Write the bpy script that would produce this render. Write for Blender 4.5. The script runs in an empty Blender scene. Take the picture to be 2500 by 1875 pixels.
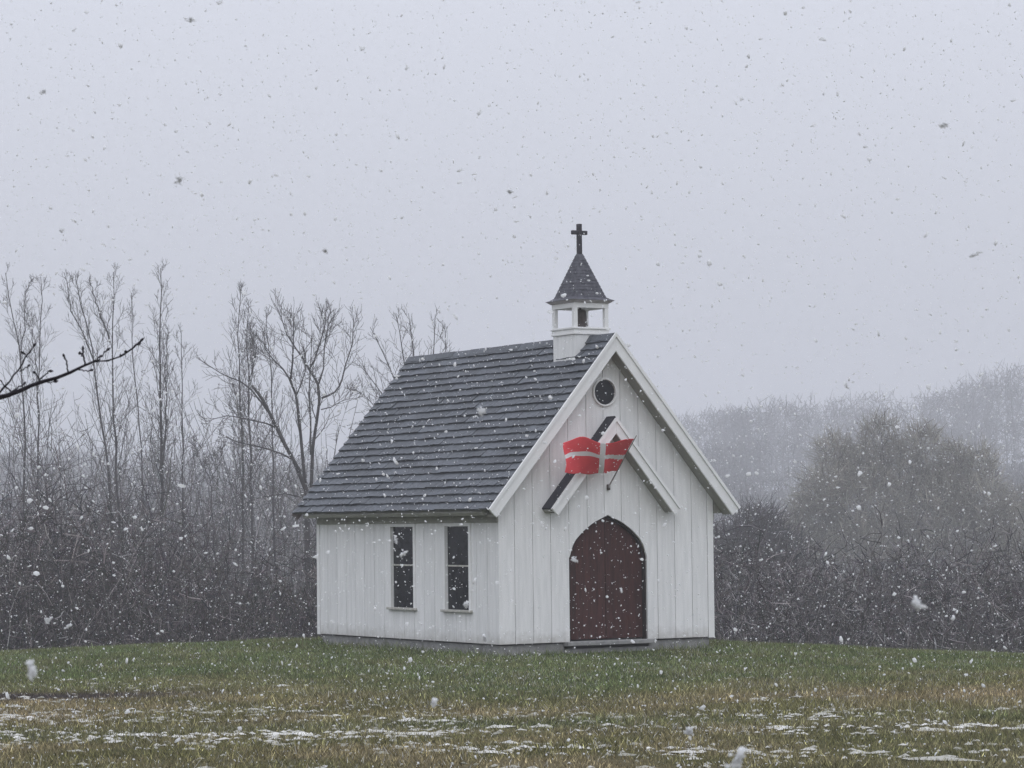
import bpy, math
import numpy as np
from mathutils import Matrix, Vector

rng = np.random.default_rng(7)
scene = bpy.context.scene
COL = scene.collection

# ------------------------------------------------------------------ camera
CAM = np.array([-23.3838, -35.4088, 1.8331])
YAW, PITCH, ROLL = 0.5489, 0.0514, -0.0112
FPX = 6627.4                      # focal length in pixels of a 2500 px wide frame
cy_, sy_ = math.cos(PITCH), math.sin(PITCH)
FW = np.array([math.sin(YAW) * cy_, math.cos(YAW) * cy_, sy_])
RT = np.array([math.cos(YAW), -math.sin(YAW), 0.0])
UP = np.cross(RT, FW)
RT2 = RT * math.cos(ROLL) + UP * math.sin(ROLL)
UP2 = -RT * math.sin(ROLL) + UP * math.cos(ROLL)
FH = np.array([math.sin(YAW), math.cos(YAW), 0.0])      # level forward axis
cam_data = bpy.data.cameras.new('camera')
cam = bpy.data.objects.new('camera', cam_data)
COL.objects.link(cam)
cam.matrix_world = Matrix(((RT2[0], UP2[0], -FW[0], CAM[0]), (RT2[1], UP2[1], -FW[1], CAM[1]),
                           (RT2[2], UP2[2], -FW[2], CAM[2]), (0, 0, 0, 1)))
cam_data.sensor_width = 36.0
cam_data.lens = 36.0 * FPX / 2500.0
cam_data.clip_start = 0.1
cam_data.clip_end = 3000
cam_data.dof.use_dof = True
cam_data.dof.focus_distance = 41.0
cam_data.dof.aperture_fstop = 34.0
scene.camera = cam

# ------------------------------------------------------------------ sky and sun (overcast, snowing)
SUN_EL, SUN_AZ = math.radians(42), math.radians(205)     # azimuth from +Y towards +X
world = bpy.data.worlds.new('World')
scene.world = world
world.use_nodes = True
nt = world.node_tree
nt.nodes.clear()


def wn(t, **kw):
    n = nt.nodes.new(t)
    for k, v in kw.items():
        setattr(n, k, v)
    return n


sky = wn('ShaderNodeTexSky', sky_type='NISHITA', sun_disc=False)
sky.sun_elevation = SUN_EL
sky.sun_rotation = SUN_AZ
sky.air_density = 1.0
sky.dust_density = 5.0
hs = wn('ShaderNodeHueSaturation')
hs.inputs['Saturation'].default_value = 0.15
tc = wn('ShaderNodeTexCoord')
sx = wn('ShaderNodeSeparateXYZ')
mx = wn('ShaderNodeMath', operation='MAXIMUM')
mx.inputs[1].default_value = 0.0
ma = wn('ShaderNodeMath', operation='MULTIPLY_ADD')      # overcast luminance (1 + 2 sin h) / 3
ma.inputs[1].default_value = 2.0 / 3.0
ma.inputs[2].default_value = 1.0 / 3.0
vm = wn('ShaderNodeVectorMath', operation='SCALE')
vm.inputs[0].default_value = (16.1, 16.75, 18.9)
mixc = wn('ShaderNodeMix', data_type='RGBA')
mixc.inputs[0].default_value = 0.94
bg = wn('ShaderNodeBackground')
bg.inputs['Strength'].default_value = 0.1
wo = wn('ShaderNodeOutputWorld')
L = nt.links.new
L(sky.outputs[0], hs.inputs['Color'])
L(tc.outputs['Generated'], sx.inputs[0])
L(sx.outputs['Z'], mx.inputs[0])
L(mx.outputs[0], ma.inputs[0])
L(ma.outputs[0], vm.inputs['Scale'])
L(hs.outputs[0], mixc.inputs[6])
L(vm.outputs[0], mixc.inputs[7])
L(mixc.outputs[2], bg.inputs['Color'])
L(bg.outputs[0], wo.inputs[0])

sun_d = bpy.data.lights.new('sun', 'SUN')
sun_d.energy = 0.5
sun_d.angle = math.radians(60)
sun_d.color = (1.0, 0.98, 0.95)
sun = bpy.data.objects.new('sun', sun_d)
COL.objects.link(sun)
sd = Vector((math.sin(SUN_AZ) * math.cos(SUN_EL), math.cos(SUN_AZ) * math.cos(SUN_EL), math.sin(SUN_EL)))
sun.rotation_euler = sd.to_track_quat('Z', 'Y').to_euler()

scene.view_settings.view_transform = 'Standard'
scene.view_settings.look = 'None'
scene.view_settings.exposure = 0.0
scene.view_settings.gamma = 1.0
scene.view_settings.use_curve_mapping = False
scene.render.engine = 'CYCLES'
scene.cycles.use_denoising = True
scene.cycles.max_bounces = 6
scene.cycles.diffuse_bounces = 3
scene.cycles.volume_bounces = 2
scene.cycles.transparent_max_bounces = 8


# ------------------------------------------------------------------ materials
def material(name, c1, c2=None, scale=8.0, rough=0.8, bump=0.0, bscale=40.0, stretch=(1, 1, 1), spec=0.3,
             rand=0.0, attr=None, detail=4.0):
    m = bpy.data.materials.new(name)
    m.use_nodes = True
    n, l = m.node_tree.nodes, m.node_tree.links
    b = n['Principled BSDF']
    b.inputs['Roughness'].default_value = rough
    b.inputs['Specular IOR Level'].default_value = spec
    c2 = c2 or c1
    tcn = n.new('ShaderNodeTexCoord')
    mp = n.new('ShaderNodeMapping')
    mp.inputs['Scale'].default_value = stretch
    l.new(tcn.outputs['Object'], mp.inputs[0])
    if attr:
        a = n.new('ShaderNodeAttribute')
        a.attribute_name = attr
        col = a.outputs['Color']
    else:
        nz = n.new('ShaderNodeTexNoise')
        nz.inputs['Scale'].default_value = scale
        nz.inputs['Detail'].default_value = detail
        l.new(mp.outputs[0], nz.inputs['Vector'])
        mr = n.new('ShaderNodeMapRange')
        mr.inputs[1].default_value = 0.32
        mr.inputs[2].default_value = 0.68
        l.new(nz.outputs['Fac'], mr.inputs[0])
        mix = n.new('ShaderNodeMix')
        mix.data_type = 'RGBA'
        mix.inputs[6].default_value = (*c1, 1)
        mix.inputs[7].default_value = (*c2, 1)
        l.new(mr.outputs[0], mix.inputs[0])
        col = mix.outputs[2]
    if rand:
        oi = n.new('ShaderNodeObjectInfo')
        mr2 = n.new('ShaderNodeMapRange')
        mr2.inputs[3].default_value = 1 - rand
        mr2.inputs[4].default_value = 1 + rand
        l.new(oi.outputs['Random'], mr2.inputs[0])
        h = n.new('ShaderNodeVectorMath')
        h.operation = 'SCALE'
        l.new(col, h.inputs[0])
        l.new(mr2.outputs[0], h.inputs['Scale'])
        col = h.outputs[0]
    l.new(col, b.inputs['Base Color'])
    if bump:
        nb = n.new('ShaderNodeTexNoise')
        nb.inputs['Scale'].default_value = bscale
        nb.inputs['Detail'].default_value = 6
        l.new(mp.outputs[0], nb.inputs['Vector'])
        bp = n.new('ShaderNodeBump')
        bp.inputs['Strength'].default_value = bump
        bp.inputs['Distance'].default_value = 0.02
        l.new(nb.outputs['Fac'], bp.inputs['Height'])
        l.new(bp.outputs[0], b.inputs['Normal'])
    return m


M = dict(
    paint=material('white_paint', (0.80, 0.80, 0.795), (0.69, 0.695, 0.69), 4.0, 0.6, 0.2, 22, (4, 4, .35), rand=.04, detail=7),
    trim=material('white_trim', (0.79, 0.79, 0.78), (0.73, 0.735, 0.73), 4.0, 0.55, 0.1, 30),
    tile=material('slate_tile', (0.057, 0.065, 0.077), (0.099, 0.108, 0.124), 9.0, 0.55, 0.5, 30, (1, 3, 1), .4, rand=.2),
    felt=material('black_roofing', (0.018, 0.018, 0.028), (0.035, 0.034, 0.045), 30.0, 0.8, 0.4, 80),
    spire=material('spire_shingle', (0.045, 0.046, 0.058), (0.11, 0.11, 0.13), 14.0, 0.7, 0.6, 40, rand=.15),
    copper=material('brown_flashing', (0.16, 0.13, 0.13), (0.24, 0.21, 0.21), 12.0, 0.5),
    cornice=material('pale_cornice', (0.50, 0.46, 0.47), (0.38, 0.35, 0.36), 12.0, 0.6),
    sill=material('weathered_sill', (0.50, 0.49, 0.45), (0.36, 0.35, 0.32), 14.0, 0.8),
    iron=material('dark_iron', (0.028, 0.026, 0.034), (0.05, 0.046, 0.056), 20.0, 0.6),
    bronze=material('dark_bronze', (0.05, 0.04, 0.038), (0.09, 0.075, 0.07), 15.0, 0.5),
    concrete=material('concrete', (0.20, 0.20, 0.20), (0.32, 0.32, 0.315), 9.0, 0.9, 0.5, 40),
    door=material('red_brown_wood', (0.036, 0.012, 0.011), (0.068, 0.022, 0.019), 6.0, 0.6, 0.4, 30, (6, 6, .7), rand=.15),
    jamb=material('dark_jamb', (0.02, 0.014, 0.014), (0.03, 0.02, 0.02), 6.0, 0.7),
    glass=material('dark_glass', (0.010, 0.011, 0.015), (0.022, 0.023, 0.027), 7.0, 0.12, 0.08, 12, spec=.18),
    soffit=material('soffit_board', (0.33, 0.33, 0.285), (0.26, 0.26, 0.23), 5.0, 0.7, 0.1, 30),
    red=material('red_cloth', (0.80, 0.085, 0.10), (0.70, 0.065, 0.08), 5.0, 0.85),
    white=material('white_cloth', (0.80, 0.76, 0.78), (0.74, 0.70, 0.72), 5.0, 0.85),
    wood=material('weathered_wood', (0.20, 0.18, 0.165), (0.30, 0.27, 0.25), 14.0, 0.8, stretch=(1, 1, .2)),
    bark=material('bare_bark', (0.036, 0.033, 0.034), (0.085, 0.079, 0.078), 5.0, 0.9, 0.6, 30),
    twig=material('bare_twigs', (0, 0, 0), rough=.95, attr='tint'),
    brush=material('thicket_twigs', (0, 0, 0), rough=.95, attr='tint'),
    olive=material('budding_twigs', (0, 0, 0), rough=.95, attr='tint'),
    far=material('far_twigs', (0, 0, 0), rough=.95, attr='tint'),
    near=material('wet_dark_bark', (0.012, 0.010, 0.014), (0.030, 0.025, 0.030), 60.0, 0.7, 0.5, 300, spec=.2),
    snow=material('snow', (0, 0, 0), rough=.9, attr='tint'),
    flake=material('snowflake', (0.95, 0.955, 0.96), (0.92, 0.925, 0.935), 60.0, 0.9),
    grass=material('grass_blades', (0, 0, 0), rough=.9, attr='tint', spec=.1),
    soil=material('lawn_soil', (0, 0, 0), rough=1.0, attr='tint', bump=.6, bscale=25, spec=.05),
)


# mud splash on the foot of the boards
_n, _l = M['paint'].node_tree.nodes, M['paint'].node_tree.links
_b = _n['Principled BSDF']
_src = _b.inputs['Base Color'].links[0].from_socket
_tc = _n.new('ShaderNodeTexCoord')
_sp = _n.new('ShaderNodeSeparateXYZ')
_nz = _n.new('ShaderNodeTexNoise')
_nz.inputs['Scale'].default_value = 9
_nz.inputs['Detail'].default_value = 6
_ad = _n.new('ShaderNodeMath')
_ad.operation = 'MULTIPLY_ADD'
_ad.inputs[1].default_value = -.34
_mr = _n.new('ShaderNodeMapRange')
_mr.inputs[1].default_value = .02
_mr.inputs[2].default_value = -.22
_mr.inputs[4].default_value = .55
_mx = _n.new('ShaderNodeMix')
_mx.data_type = 'RGBA'
_mx.inputs[7].default_value = (.30, .28, .24, 1)
_l.new(_tc.outputs['Object'], _sp.inputs[0])
_l.new(_tc.outputs['Object'], _nz.inputs['Vector'])
_l.new(_nz.outputs['Fac'], _ad.inputs[0])
_l.new(_sp.outputs['Z'], _ad.inputs[2])
_l.new(_ad.outputs[0], _mr.inputs[0])
_l.new(_mr.outputs[0], _mx.inputs[0])
_l.new(_src, _mx.inputs[6])
_l.new(_mx.outputs[2], _b.inputs['Base Color'])

_n, _l = M['flake'].node_tree.nodes, M['flake'].node_tree.links   # loose flakes let the light through
_tr = _n.new('ShaderNodeBsdfTranslucent')
_tr.inputs['Color'].default_value = (.95, .955, .96, 1)
_mxs = _n.new('ShaderNodeMixShader')
_mxs.inputs[0].default_value = .8
_l.new(_n['Principled BSDF'].outputs[0], _mxs.inputs[1])
_l.new(_tr.outputs[0], _mxs.inputs[2])
_l.new(_mxs.outputs[0], _n['Material Output'].inputs['Surface'])


# ------------------------------------------------------------------ mesh helpers
def link(o, parent=None):
    COL.objects.link(o)
    if parent is not None:
        o.parent = parent
    return o


def tag(o, label=None, cat=None, group=None, kind=None):
    for k, v in (('label', label), ('category', cat), ('group', group), ('kind', kind)):
        if v:
            o[k] = v
    return o


def np_mesh(name, V, F, tint=None, smooth=False):
    V = np.asarray(V, np.float32).reshape(-1, 3)
    F = np.asarray(F, np.int32)
    me = bpy.data.meshes.new(name)
    m, k = F.shape
    me.vertices.add(len(V))
    me.vertices.foreach_set('co', V.ravel())
    me.loops.add(m * k)
    me.loops.foreach_set('vertex_index', F.ravel())
    me.polygons.add(m)
    me.polygons.foreach_set('loop_start', np.arange(0, m * k, k, dtype=np.int32))
    me.polygons.foreach_set('loop_total', np.full(m, k, np.int32))
    if smooth:
        me.polygons.foreach_set('use_smooth', np.ones(m, bool))
    me.update(calc_edges=True)
    if tint is not None:
        a = me.color_attributes.new('tint', 'FLOAT_COLOR', 'POINT')
        c = np.ones((len(V), 4), np.float32)
        c[:, :3] = tint
        a.data.foreach_set('color', c.ravel())
    return me


def obj(name, me, mat, parent=None, loc=None):
    if mat is not None and len(me.materials) == 0:
        me.materials.append(mat)
    o = bpy.data.objects.new(name, me)
    if loc is not None:
        o.location = loc
    return link(o, parent)


class MB:
    """collects boxes, prisms and other polygons; build() links them as one mesh object"""

    def __init__(self):
        self.v, self.f, self.mi = [], [], []

    def poly(self, pts, mi=0):
        b = len(self.v)
        self.v += [tuple(map(float, p)) for p in pts]
        self.f.append(tuple(range(b, b + len(pts))))
        self.mi.append(mi)

    def prism(self, ring, off):
        """closed ring of points swept along the vector off"""
        n = len(ring)
        b = len(self.v)
        self.v += [tuple(map(float, p)) for p in ring]
        self.v += [tuple(float(p[i] + off[i]) for i in range(3)) for p in ring]
        self.f.append(tuple(range(b, b + n)))
        self.f.append(tuple(range(b + 2 * n - 1, b + n - 1, -1)))
        for i in range(n):
            j = (i + 1) % n
            self.f.append((b + i, b + n + i, b + n + j, b + j))
        self.mi += [0] * (n + 2)
        return self

    def box(self, x0, x1, y0, y1, z0, z1):
        return self.prism([(x0, y0, z0), (x1, y0, z0), (x1, y1, z0), (x0, y1, z0)], (0, 0, z1 - z0))

    def frustum(self, cx, cy, z0, h0, z1, h1):
        b = len(self.v)
        for z, h in ((z0, h0), (z1, h1)):
            self.v += [(cx - h, cy - h, z), (cx + h, cy - h, z), (cx + h, cy + h, z), (cx - h, cy + h, z)]
        self.f += [(b + 3, b + 2, b + 1, b), (b + 4, b + 5, b + 6, b + 7)]
        self.f += [(b + i, b + (i + 1) % 4, b + 4 + (i + 1) % 4, b + 4 + i) for i in range(4)]
        self.mi += [0] * 6
        return self

    def lathe(self, cx, cy, prof, n=16):
        b = len(self.v)
        for r, z in prof:
            for i in range(n):
                a = 2 * math.pi * i / n
                self.v.append((cx + r * math.cos(a), cy + r * math.sin(a), z))
        for k in range(len(prof) - 1):
            for i in range(n):
                j = (i + 1) % n
                self.f.append((b + k * n + i, b + k * n + j, b + (k + 1) * n + j, b + (k + 1) * n + i))
                self.mi.append(0)
        return self

    def mesh(self, name, bevel=0.0):
        me = bpy.data.meshes.new(name)
        me.from_pydata(self.v, [], self.f)
        me.update()
        import bmesh
        bm = bmesh.new()
        bm.from_mesh(me)
        bmesh.ops.recalc_face_normals(bm, faces=bm.faces)
        if bevel:
            bmesh.ops.bevel(bm, geom=list(bm.edges), offset=bevel, segments=1, affect='EDGES', clamp_overlap=True)
        bm.to_mesh(me)
        bm.free()
        return me

    def build(self, name, mat, parent=None, loc=None, bevel=0.0):
        return obj(name, self.mesh(name, bevel), mat, parent, loc)


def empty(name, loc):
    o = bpy.data.objects.new(name, None)
    o.location = loc
    o.empty_display_size = 0.3
    return link(o)


def tube_arrays(P, R, sides=3):
    """P (N,K,3), R (N,K): open tapered tubes"""
    P = np.asarray(P, float)
    R = np.asarray(R, float)
    N, K, _ = P.shape
    T = np.gradient(P, axis=1)
    T /= np.linalg.norm(T, axis=2, keepdims=True) + 1e-9
    ref = np.array([0.83, -0.52, 0.19])
    A = np.cross(T, ref)
    A /= np.linalg.norm(A, axis=2, keepdims=True) + 1e-9
    B = np.cross(T, A)
    ang = np.arange(sides) * 2 * math.pi / sides
    V = P[:, :, None, :] + R[:, :, None, None] * (np.cos(ang)[None, None, :, None] * A[:, :, None, :]
                                                  + np.sin(ang)[None, None, :, None] * B[:, :, None, :])
    idx = np.arange(N * K * sides).reshape(N, K, sides)
    a = idx[:, :-1, :]
    b = np.roll(a, -1, axis=2)
    d = idx[:, 1:, :]
    c = np.roll(d, -1, axis=2)
    F = np.stack([a, b, c, d], -1).reshape(-1, 4)
    return V.reshape(-1, 3), F


def tubes_mesh(name, sets, smooth=True, tone=None, spread=.35):
    """sets: list of (P, R, sides); tone: bark colour, varied from twig to twig"""
    VV, FF, off, CC = [], [], 0, []
    for P, R, s in sets:
        if len(P) == 0:
            continue
        V, F = tube_arrays(P, R, s)
        VV.append(V)
        if tone is not None:
            k = np.exp(rng.normal(0, spread, len(P)))[:, None] * np.array(tone)[None]
            k = k + rng.normal(0, .006, k.shape)
            CC.append(np.repeat(np.clip(k, .01, .5), len(V) // len(P), 0))
        FF.append(F + off)
        off += len(V)
    return np_mesh(name, np.concatenate(VV), np.concatenate(FF), np.concatenate(CC) if CC else None, smooth)


def world_at(px, py, D):
    """the place D metres ahead that a photo pixel (2500 px frame) looks at; used for surveying the site"""
    d = FW + RT2 * (px - 1250) / FPX + UP2 * (937.5 - py) / FPX
    return CAM + d * (D / (d @ FH))


def uv_of(x, y):
    dx, dy = x - CAM[0], y - CAM[1]
    return dx * RT[0] + dy * RT[1], dx * FH[0] + dy * FH[1]


def xy_of(u, v):
    return CAM[0] + u * RT[0] + v * FH[0], CAM[1] + u * RT[1] + v * FH[1]


# value noise for terrain and lawn colour
_tab = rng.random((256, 256))


def vnoise(x, y):
    x = np.asarray(x, float)
    y = np.asarray(y, float)
    xi, yi = np.floor(x).astype(int), np.floor(y).astype(int)
    fx, fy = x - xi, y - yi
    fx, fy = fx * fx * (3 - 2 * fx), fy * fy * (3 - 2 * fy)
    g = lambda i, j: _tab[i & 255, j & 255]
    return ((g(xi, yi) * (1 - fx) + g(xi + 1, yi) * fx) * (1 - fy)
            + (g(xi, yi + 1) * (1 - fx) + g(xi + 1, yi + 1) * fx) * fy)


def fbm(x, y, o=4):
    s, a, t = 0.0, 1.0, 0.0
    for i in range(o):
        s = s + a * vnoise(x * 2 ** i + 17 * i, y * 2 ** i + 31 * i)
        t += a
        a *= 0.55
    return s / t


def ground_z(u, v):
    u = np.asarray(u, float)
    v = np.asarray(v, float)
    vc = np.interp(u, [-14, -8.5, -3.7, 0, 3.7, 8.5, 14], [43.5, 45.0, 47.2, 47.6, 43.6, 41.0, 39])
    edge_dz = np.interp(u / np.maximum(v, 1.0) * FPX + 1250, [0, 700, 1250, 1740, 1810, 2150, 2500],
                        [-.085, 0, 0, -.02, -.05, -.10, -.15]) * np.clip((v - 34) / 8, 0, 1)
    s = np.maximum(v - vc, 0)
    fall = np.where(s < 14, 0.0058 * s * s, 0.0058 * 196 + 0.01 * np.minimum(s - 14, 30))
    uc, vcc = 1.6, 45.0
    mound = 0.045 * np.exp(-(((u - uc) / 4.5) ** 2 + ((v - vcc) / 4.0) ** 2))
    hill = np.interp(u / np.maximum(v, 1.0) * FPX + 1250, [-300, 700, 1200, 1640, 2050, 2330, 2500, 2900],
                     [4, 3, 4, 9, 14, 16, 20, 24]) * np.clip((v - 390) / 330, 0, 1) ** 1.2
    return -0.20 + edge_dz + mound - fall + hill + 0.05 * (fbm(u * .18 + 40, v * .18 + 9, 3) - .5) * np.clip((45 - v) / 8, 0.15, 1)


def lawn_tint(u, v):
    """green, olive, straw and bare-earth zones of the lawn (the turf's own colour)"""
    n1 = fbm(u * .35 + 3, v * .35 + 8, 4)
    n2 = fbm(u * 1.3 + 50, v * 1.3 + 70, 3)
    edge = np.interp(u, [-9, -4, 0, 4, 9], [36.5, 35.5, 32.0, 34.5, 36.5]) + (n1 - .5) * 5
    g = 1 / (1 + np.exp(-(v - edge) * 1.4))
    strip = np.exp(-((v - (27.6 + .15 * u)) / 1.0) ** 2) * np.clip((n1 - .28) * 3.0, 0, 1)
    right = np.clip((u - 1.5) / 4, 0, 1) * np.clip((29 - v) / 3, 0, 1) * .55
    g = np.clip(g + strip * .8 + right + (n2 - .5) * .5, 0, 1)[..., None]
    green = np.array([0.095, 0.122, 0.050])
    olive = np.array([0.130, 0.124, 0.054])
    straw = np.array([0.235, 0.188, 0.110])
    k = np.clip((n2 * .6 + n1 * .5 - .42) * 3.2, 0, 1)[..., None]
    mot = np.clip((fbm(u * 2.2 + 13, v * 1.1 + 41, 3) - .40) * 2.6, 0, 1)[..., None]      # mottling with yellowed tufts
    green = green * (1 - .55 * mot) + np.array([.150, .140, .070]) * .55 * mot
    c = (olive * (1 - k) + straw * k) * (1 - g) + green * g
    c = c * (.80 + .45 * fbm(u * 1.1 + 77, v * .9 + 23, 3)[..., None])
    e = np.clip((-3.2 - u) / 2.5, 0, 1) * np.exp(-((v - 33.0 - (n1 - .5) * 2) / .9) ** 2)
    e = np.clip(e * 1.3 * (.5 + n2), 0, 1)[..., None]
    return c * (1 - e) + np.array([0.060, 0.048, 0.045]) * e, e[..., 0]


# ------------------------------------------------------------------ ground: one sheet to the horizon
us = np.concatenate([np.array([-900, -600, -420, -300, -220, -160, -110, -70, -40, -25]), np.arange(-16, 16.01, .3),
                     np.array([25, 40, 70, 110, 160, 220, 300, 420, 600, 900])])
vs = np.concatenate([np.array([-900, -300, -150, -70, -30, -12, 0, 8, 14]), np.arange(18, 62, .35),
                     np.array([64, 68, 74, 84, 100, 130, 180, 250, 330, 400, 460, 520, 580, 640, 700, 760, 830, 900])])
UU, VV = np.meshgrid(us, vs)
GX, GY = xy_of(UU, VV)
GZ = ground_z(UU, VV)
nu, nv = len(us), len(vs)
idx = np.arange(nu * nv).reshape(nv, nu)
GF = np.stack([idx[:-1, :-1], idx[:-1, 1:], idx[1:, 1:], idx[1:, :-1]], -1).reshape(-1, 4)
gt, _ = lawn_tint(UU, VV)
gt = gt * 0.5
gt[VV > 52] = (0.045, 0.041, 0.036)
me = np_mesh('ground', np.stack([GX, GY, GZ], -1), GF, gt.reshape(-1, 3), smooth=True)
tag(obj('ground', me, M['soil']), kind='structure')

# ------------------------------------------------------------------ chapel
ROOT = np.array([0.0, 3.0, -0.2])
chapel = empty('chapel', tuple(ROOT))
tag(chapel, 'small white timber chapel with dark tiled roof, arched red-brown door and cross-topped belfry', 'chapel')
OFF = tuple(-ROOT)
SL = 1.169                                     # roof pitch
ZR, E = 4.769, 2.325                           # ridge height, half width at the eaves
Y0, Y1 = -0.256, 6.284                         # front and rear edge of the roof
n_ = math.hypot(1, SL)


def part(mb, name, mat, bevel=0.0, parent=None):
    if parent is None:
        return mb.build(name, mat, chapel, OFF, bevel)
    return mb.build(name, mat, parent, None, bevel)


mb = MB()
mb.box(-1.945, -.80, .055, .60, -0.42, -0.022)
mb.box(.78, 1.945, .055, .60, -0.42, -0.022)
mb.box(-.7995, .7795, .0, .60, -0.42, -0.108)
mb.box(-1.945, 1.945, .6005, 5.945, -0.42, -0.022)
part(mb, 'foundation', M['concrete'], .01)


def arch_half(z):
    """half width of the pointed door opening at height z"""
    t = (z - 1.29) / 0.663
    return float(np.interp(t, [-9, 0, .23, .414, .62, .828, .93, 1.0],
                           [.725, .725, .682, .610, .470, .268, .105, 0.0]))


def smooth_arch(n=15):
    ts = np.linspace(0, 1, n)
    return [(arch_half(1.29 + .663 * t), 1.29 + .663 * t) for t in ts]


ARCH = smooth_arch()
TOPW = lambda x: ZR - .055 - SL * abs(x)        # underside of the roof at the gable wall
RC, RZ, RR = -0.042, 3.868, 0.212               # round window

# gable and side walls: white backing sheathing, with the boards as pieces on it
wall = MB()
WB = .0145
ring = [(-1.985, WB, 0), (-.725, WB, 0)] + [(-x, WB, z) for x, z in ARCH] + \
       [(x, WB, z) for x, z in reversed(ARCH[:-1])] + [(.725, WB, 0), (1.985, WB, 0), (1.985, WB, TOPW(1.985)),
                                                        (0, WB, TOPW(0)), (-1.985, WB, TOPW(1.985))]
wall.prism(ring, (0, .065, 0))
wall = part(wall, 'gable_wall', M['paint'])
xs = [-2.0, -1.716, -1.389, -1.063, -.727, -.388, -.068, .251, .588, .922, 1.256, 1.586, 1.886]
GAP, TH = .0054, .0115


def inarch(x):
    ax = abs(x)
    if ax >= .725:
        return 0.0
    return float(np.interp(-ax, [-a for a, z in ARCH], [z for a, z in ARCH]))


for i in range(len(xs) - 1):
    a, b = xs[i] + (GAP if i else 0), xs[i + 1] - GAP
    cuts = sorted([a, b] + [s for s in np.linspace(-.72, .72, 25) if a < s < b] + ([0.0] if a < 0 < b else [])
                  + [s for s in (-.7249, .7249, -.7253, .7253) if a < s < b])
    bottom = [(x, 0, inarch(x)) for x in cuts]
    top = [(x, 0, TOPW(x)) for x in ([b] + ([0.0] if a < 0 < b else []) + [a])]
    lo, hi = max(a, RC - RR), min(b, RC + RR)
    m = MB()
    jit = float(rng.uniform(-.002, .002))
    if hi > lo:
        ss = np.linspace(lo, hi, 9)
        h = lambda s: math.sqrt(max(RR * RR - (s - RC) ** 2, 0))
        if lo > a and hi >= b - 1e-6:            # notch open on the right edge
            notch = [(s, 0, RZ - h(s)) for s in ss[::-1]] + [(s, 0, RZ + h(s)) for s in ss[1:]]
            ring = bottom + notch + top
        elif hi < b and lo <= a + 1e-6:          # open on the left edge
            notch = [(s, 0, RZ + h(s)) for s in ss] + [(s, 0, RZ - h(s)) for s in ss[::-1][1:]]
            ring = bottom + top + notch
        else:
            ring = bottom + top
        m.prism(ring, (0, TH + jit, 0))
    else:
        m.prism(bottom + top, (0, TH + jit, 0))
    part(m, 'board', M['paint'], parent=wall)

side = MB()
side.box(-1.9855, -1.93, .082, 5.97, 0, .50)
side.box(-1.9855, -1.93, .082, .885, .50, 1.93)
side.box(-1.9855, -1.93, 1.605, 2.635, .50, 1.93)
side.box(-1.9855, -1.93, 3.365, 5.97, .50, 1.93)
side = part(side, 'side_wall', M['paint'])
ys = [0.0, .342, .669, 1.0, 1.303, 1.627, 1.971, 2.303, 2.623, 2.964, 3.309, 3.624, 3.961, 4.302, 4.629, 4.949, 5.277,
      5.617, 5.898]
OPEN = [(.85, 1.64), (2.60, 3.40)]
ZT = 1.93
for i in range(len(ys) - 1):
    a, b = ys[i] + (GAP if i else TH), ys[i + 1] - GAP
    ring2 = [(a, 0), (b, 0)]
    ov = [(max(a, o0), min(b, o1)) for o0, o1 in OPEN if min(b, o1) > max(a, o0)]
    if not ov:
        ring2 += [(b, ZT), (a, ZT)]
    else:
        lo, hi = ov[0]
        if lo <= a and hi >= b:
            ring2 += [(b, .49), (a, .49)]
        elif lo > a:
            ring2 += [(b, .49), (lo, .49), (lo, ZT), (a, ZT)]
        else:
            ring2 += [(b, ZT), (hi, ZT), (hi, .49), (a, .49)]
    m = MB()
    m.prism([(-2.0, y, z) for y, z in ring2], (TH + float(rng.uniform(-.002, .002)), 0, 0))
    part(m, 'board', M['paint'], parent=side)

far_w = MB()
far_w.box(1.93, 1.995, .082, 5.97, 0, 1.93)
part(far_w, 'side_wall', M['paint'])
rear = MB()
rear.prism([(-1.925, 5.93, 0), (1.925, 5.93, 0), (1.925, 5.93, TOPW(1.925)), (0, 5.93, TOPW(0)),
            (-1.925, 5.93, TOPW(1.925))], (0, .06, 0))
part(rear, 'gable_wall', M['paint'])
inner = MB()
inner.box(-1.9, 1.9, .3, 5.8, .02, .03)
part(inner, 'floor', M['jamb'])

for (x0, x1, y0, y1) in ((1.893, 2.006, -.006, .1), (-2.006, -1.9, 5.905, 6.006)):
    m = MB()
    if y0 < 1:
        m.prism([(x0, y0, -.012), (x1, y0, -.012), (x1, y1, -.012), (x1 - .03, y1, -.012), (x1 - .03, y0 + .0185, -.012),
                 (x0, y0 + .0185, -.012)], (0, 0, TOPW(2.0) + .012))
    else:
        m.prism([(x0, y0, -.012), (x0 + .0185, y0, -.012), (x0 + .0185, y1 - .03, -.012), (x1, y1 - .03, -.012),
                 (x1, y1, -.012), (x0, y1, -.012)], (0, 0, 1.95))
    part(m, 'corner_board', M['trim'])

# roof deck, tiles, ridge tiles
deck = MB()
TK = .05
for s in (-1, 1):
    deck.prism([(0, Y0 + .02, ZR - .03), (s * (E - .06), Y0 + .02, ZR - .03 - SL * (E - .06)),
                (s * (E - .06), Y0 + .02, ZR - .03 - SL * (E - .06) - TK), (0, Y0 + .02, ZR - .03 - TK)],
               (0, Y1 - Y0 - .04, 0))
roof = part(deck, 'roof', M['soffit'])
ROWS, COLS = 23, 12
SLOPE = E * n_
EXP = SLOPE / ROWS
TW = (Y1 - Y0) / COLS
u_ = np.array([1, 0, SL]) / n_
nrm = np.array([-SL, 0, 1]) / n_
ROTL = Matrix(((0, u_[0], nrm[0]), (-1, 0, 0), (0, u_[2], nrm[2])))


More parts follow.
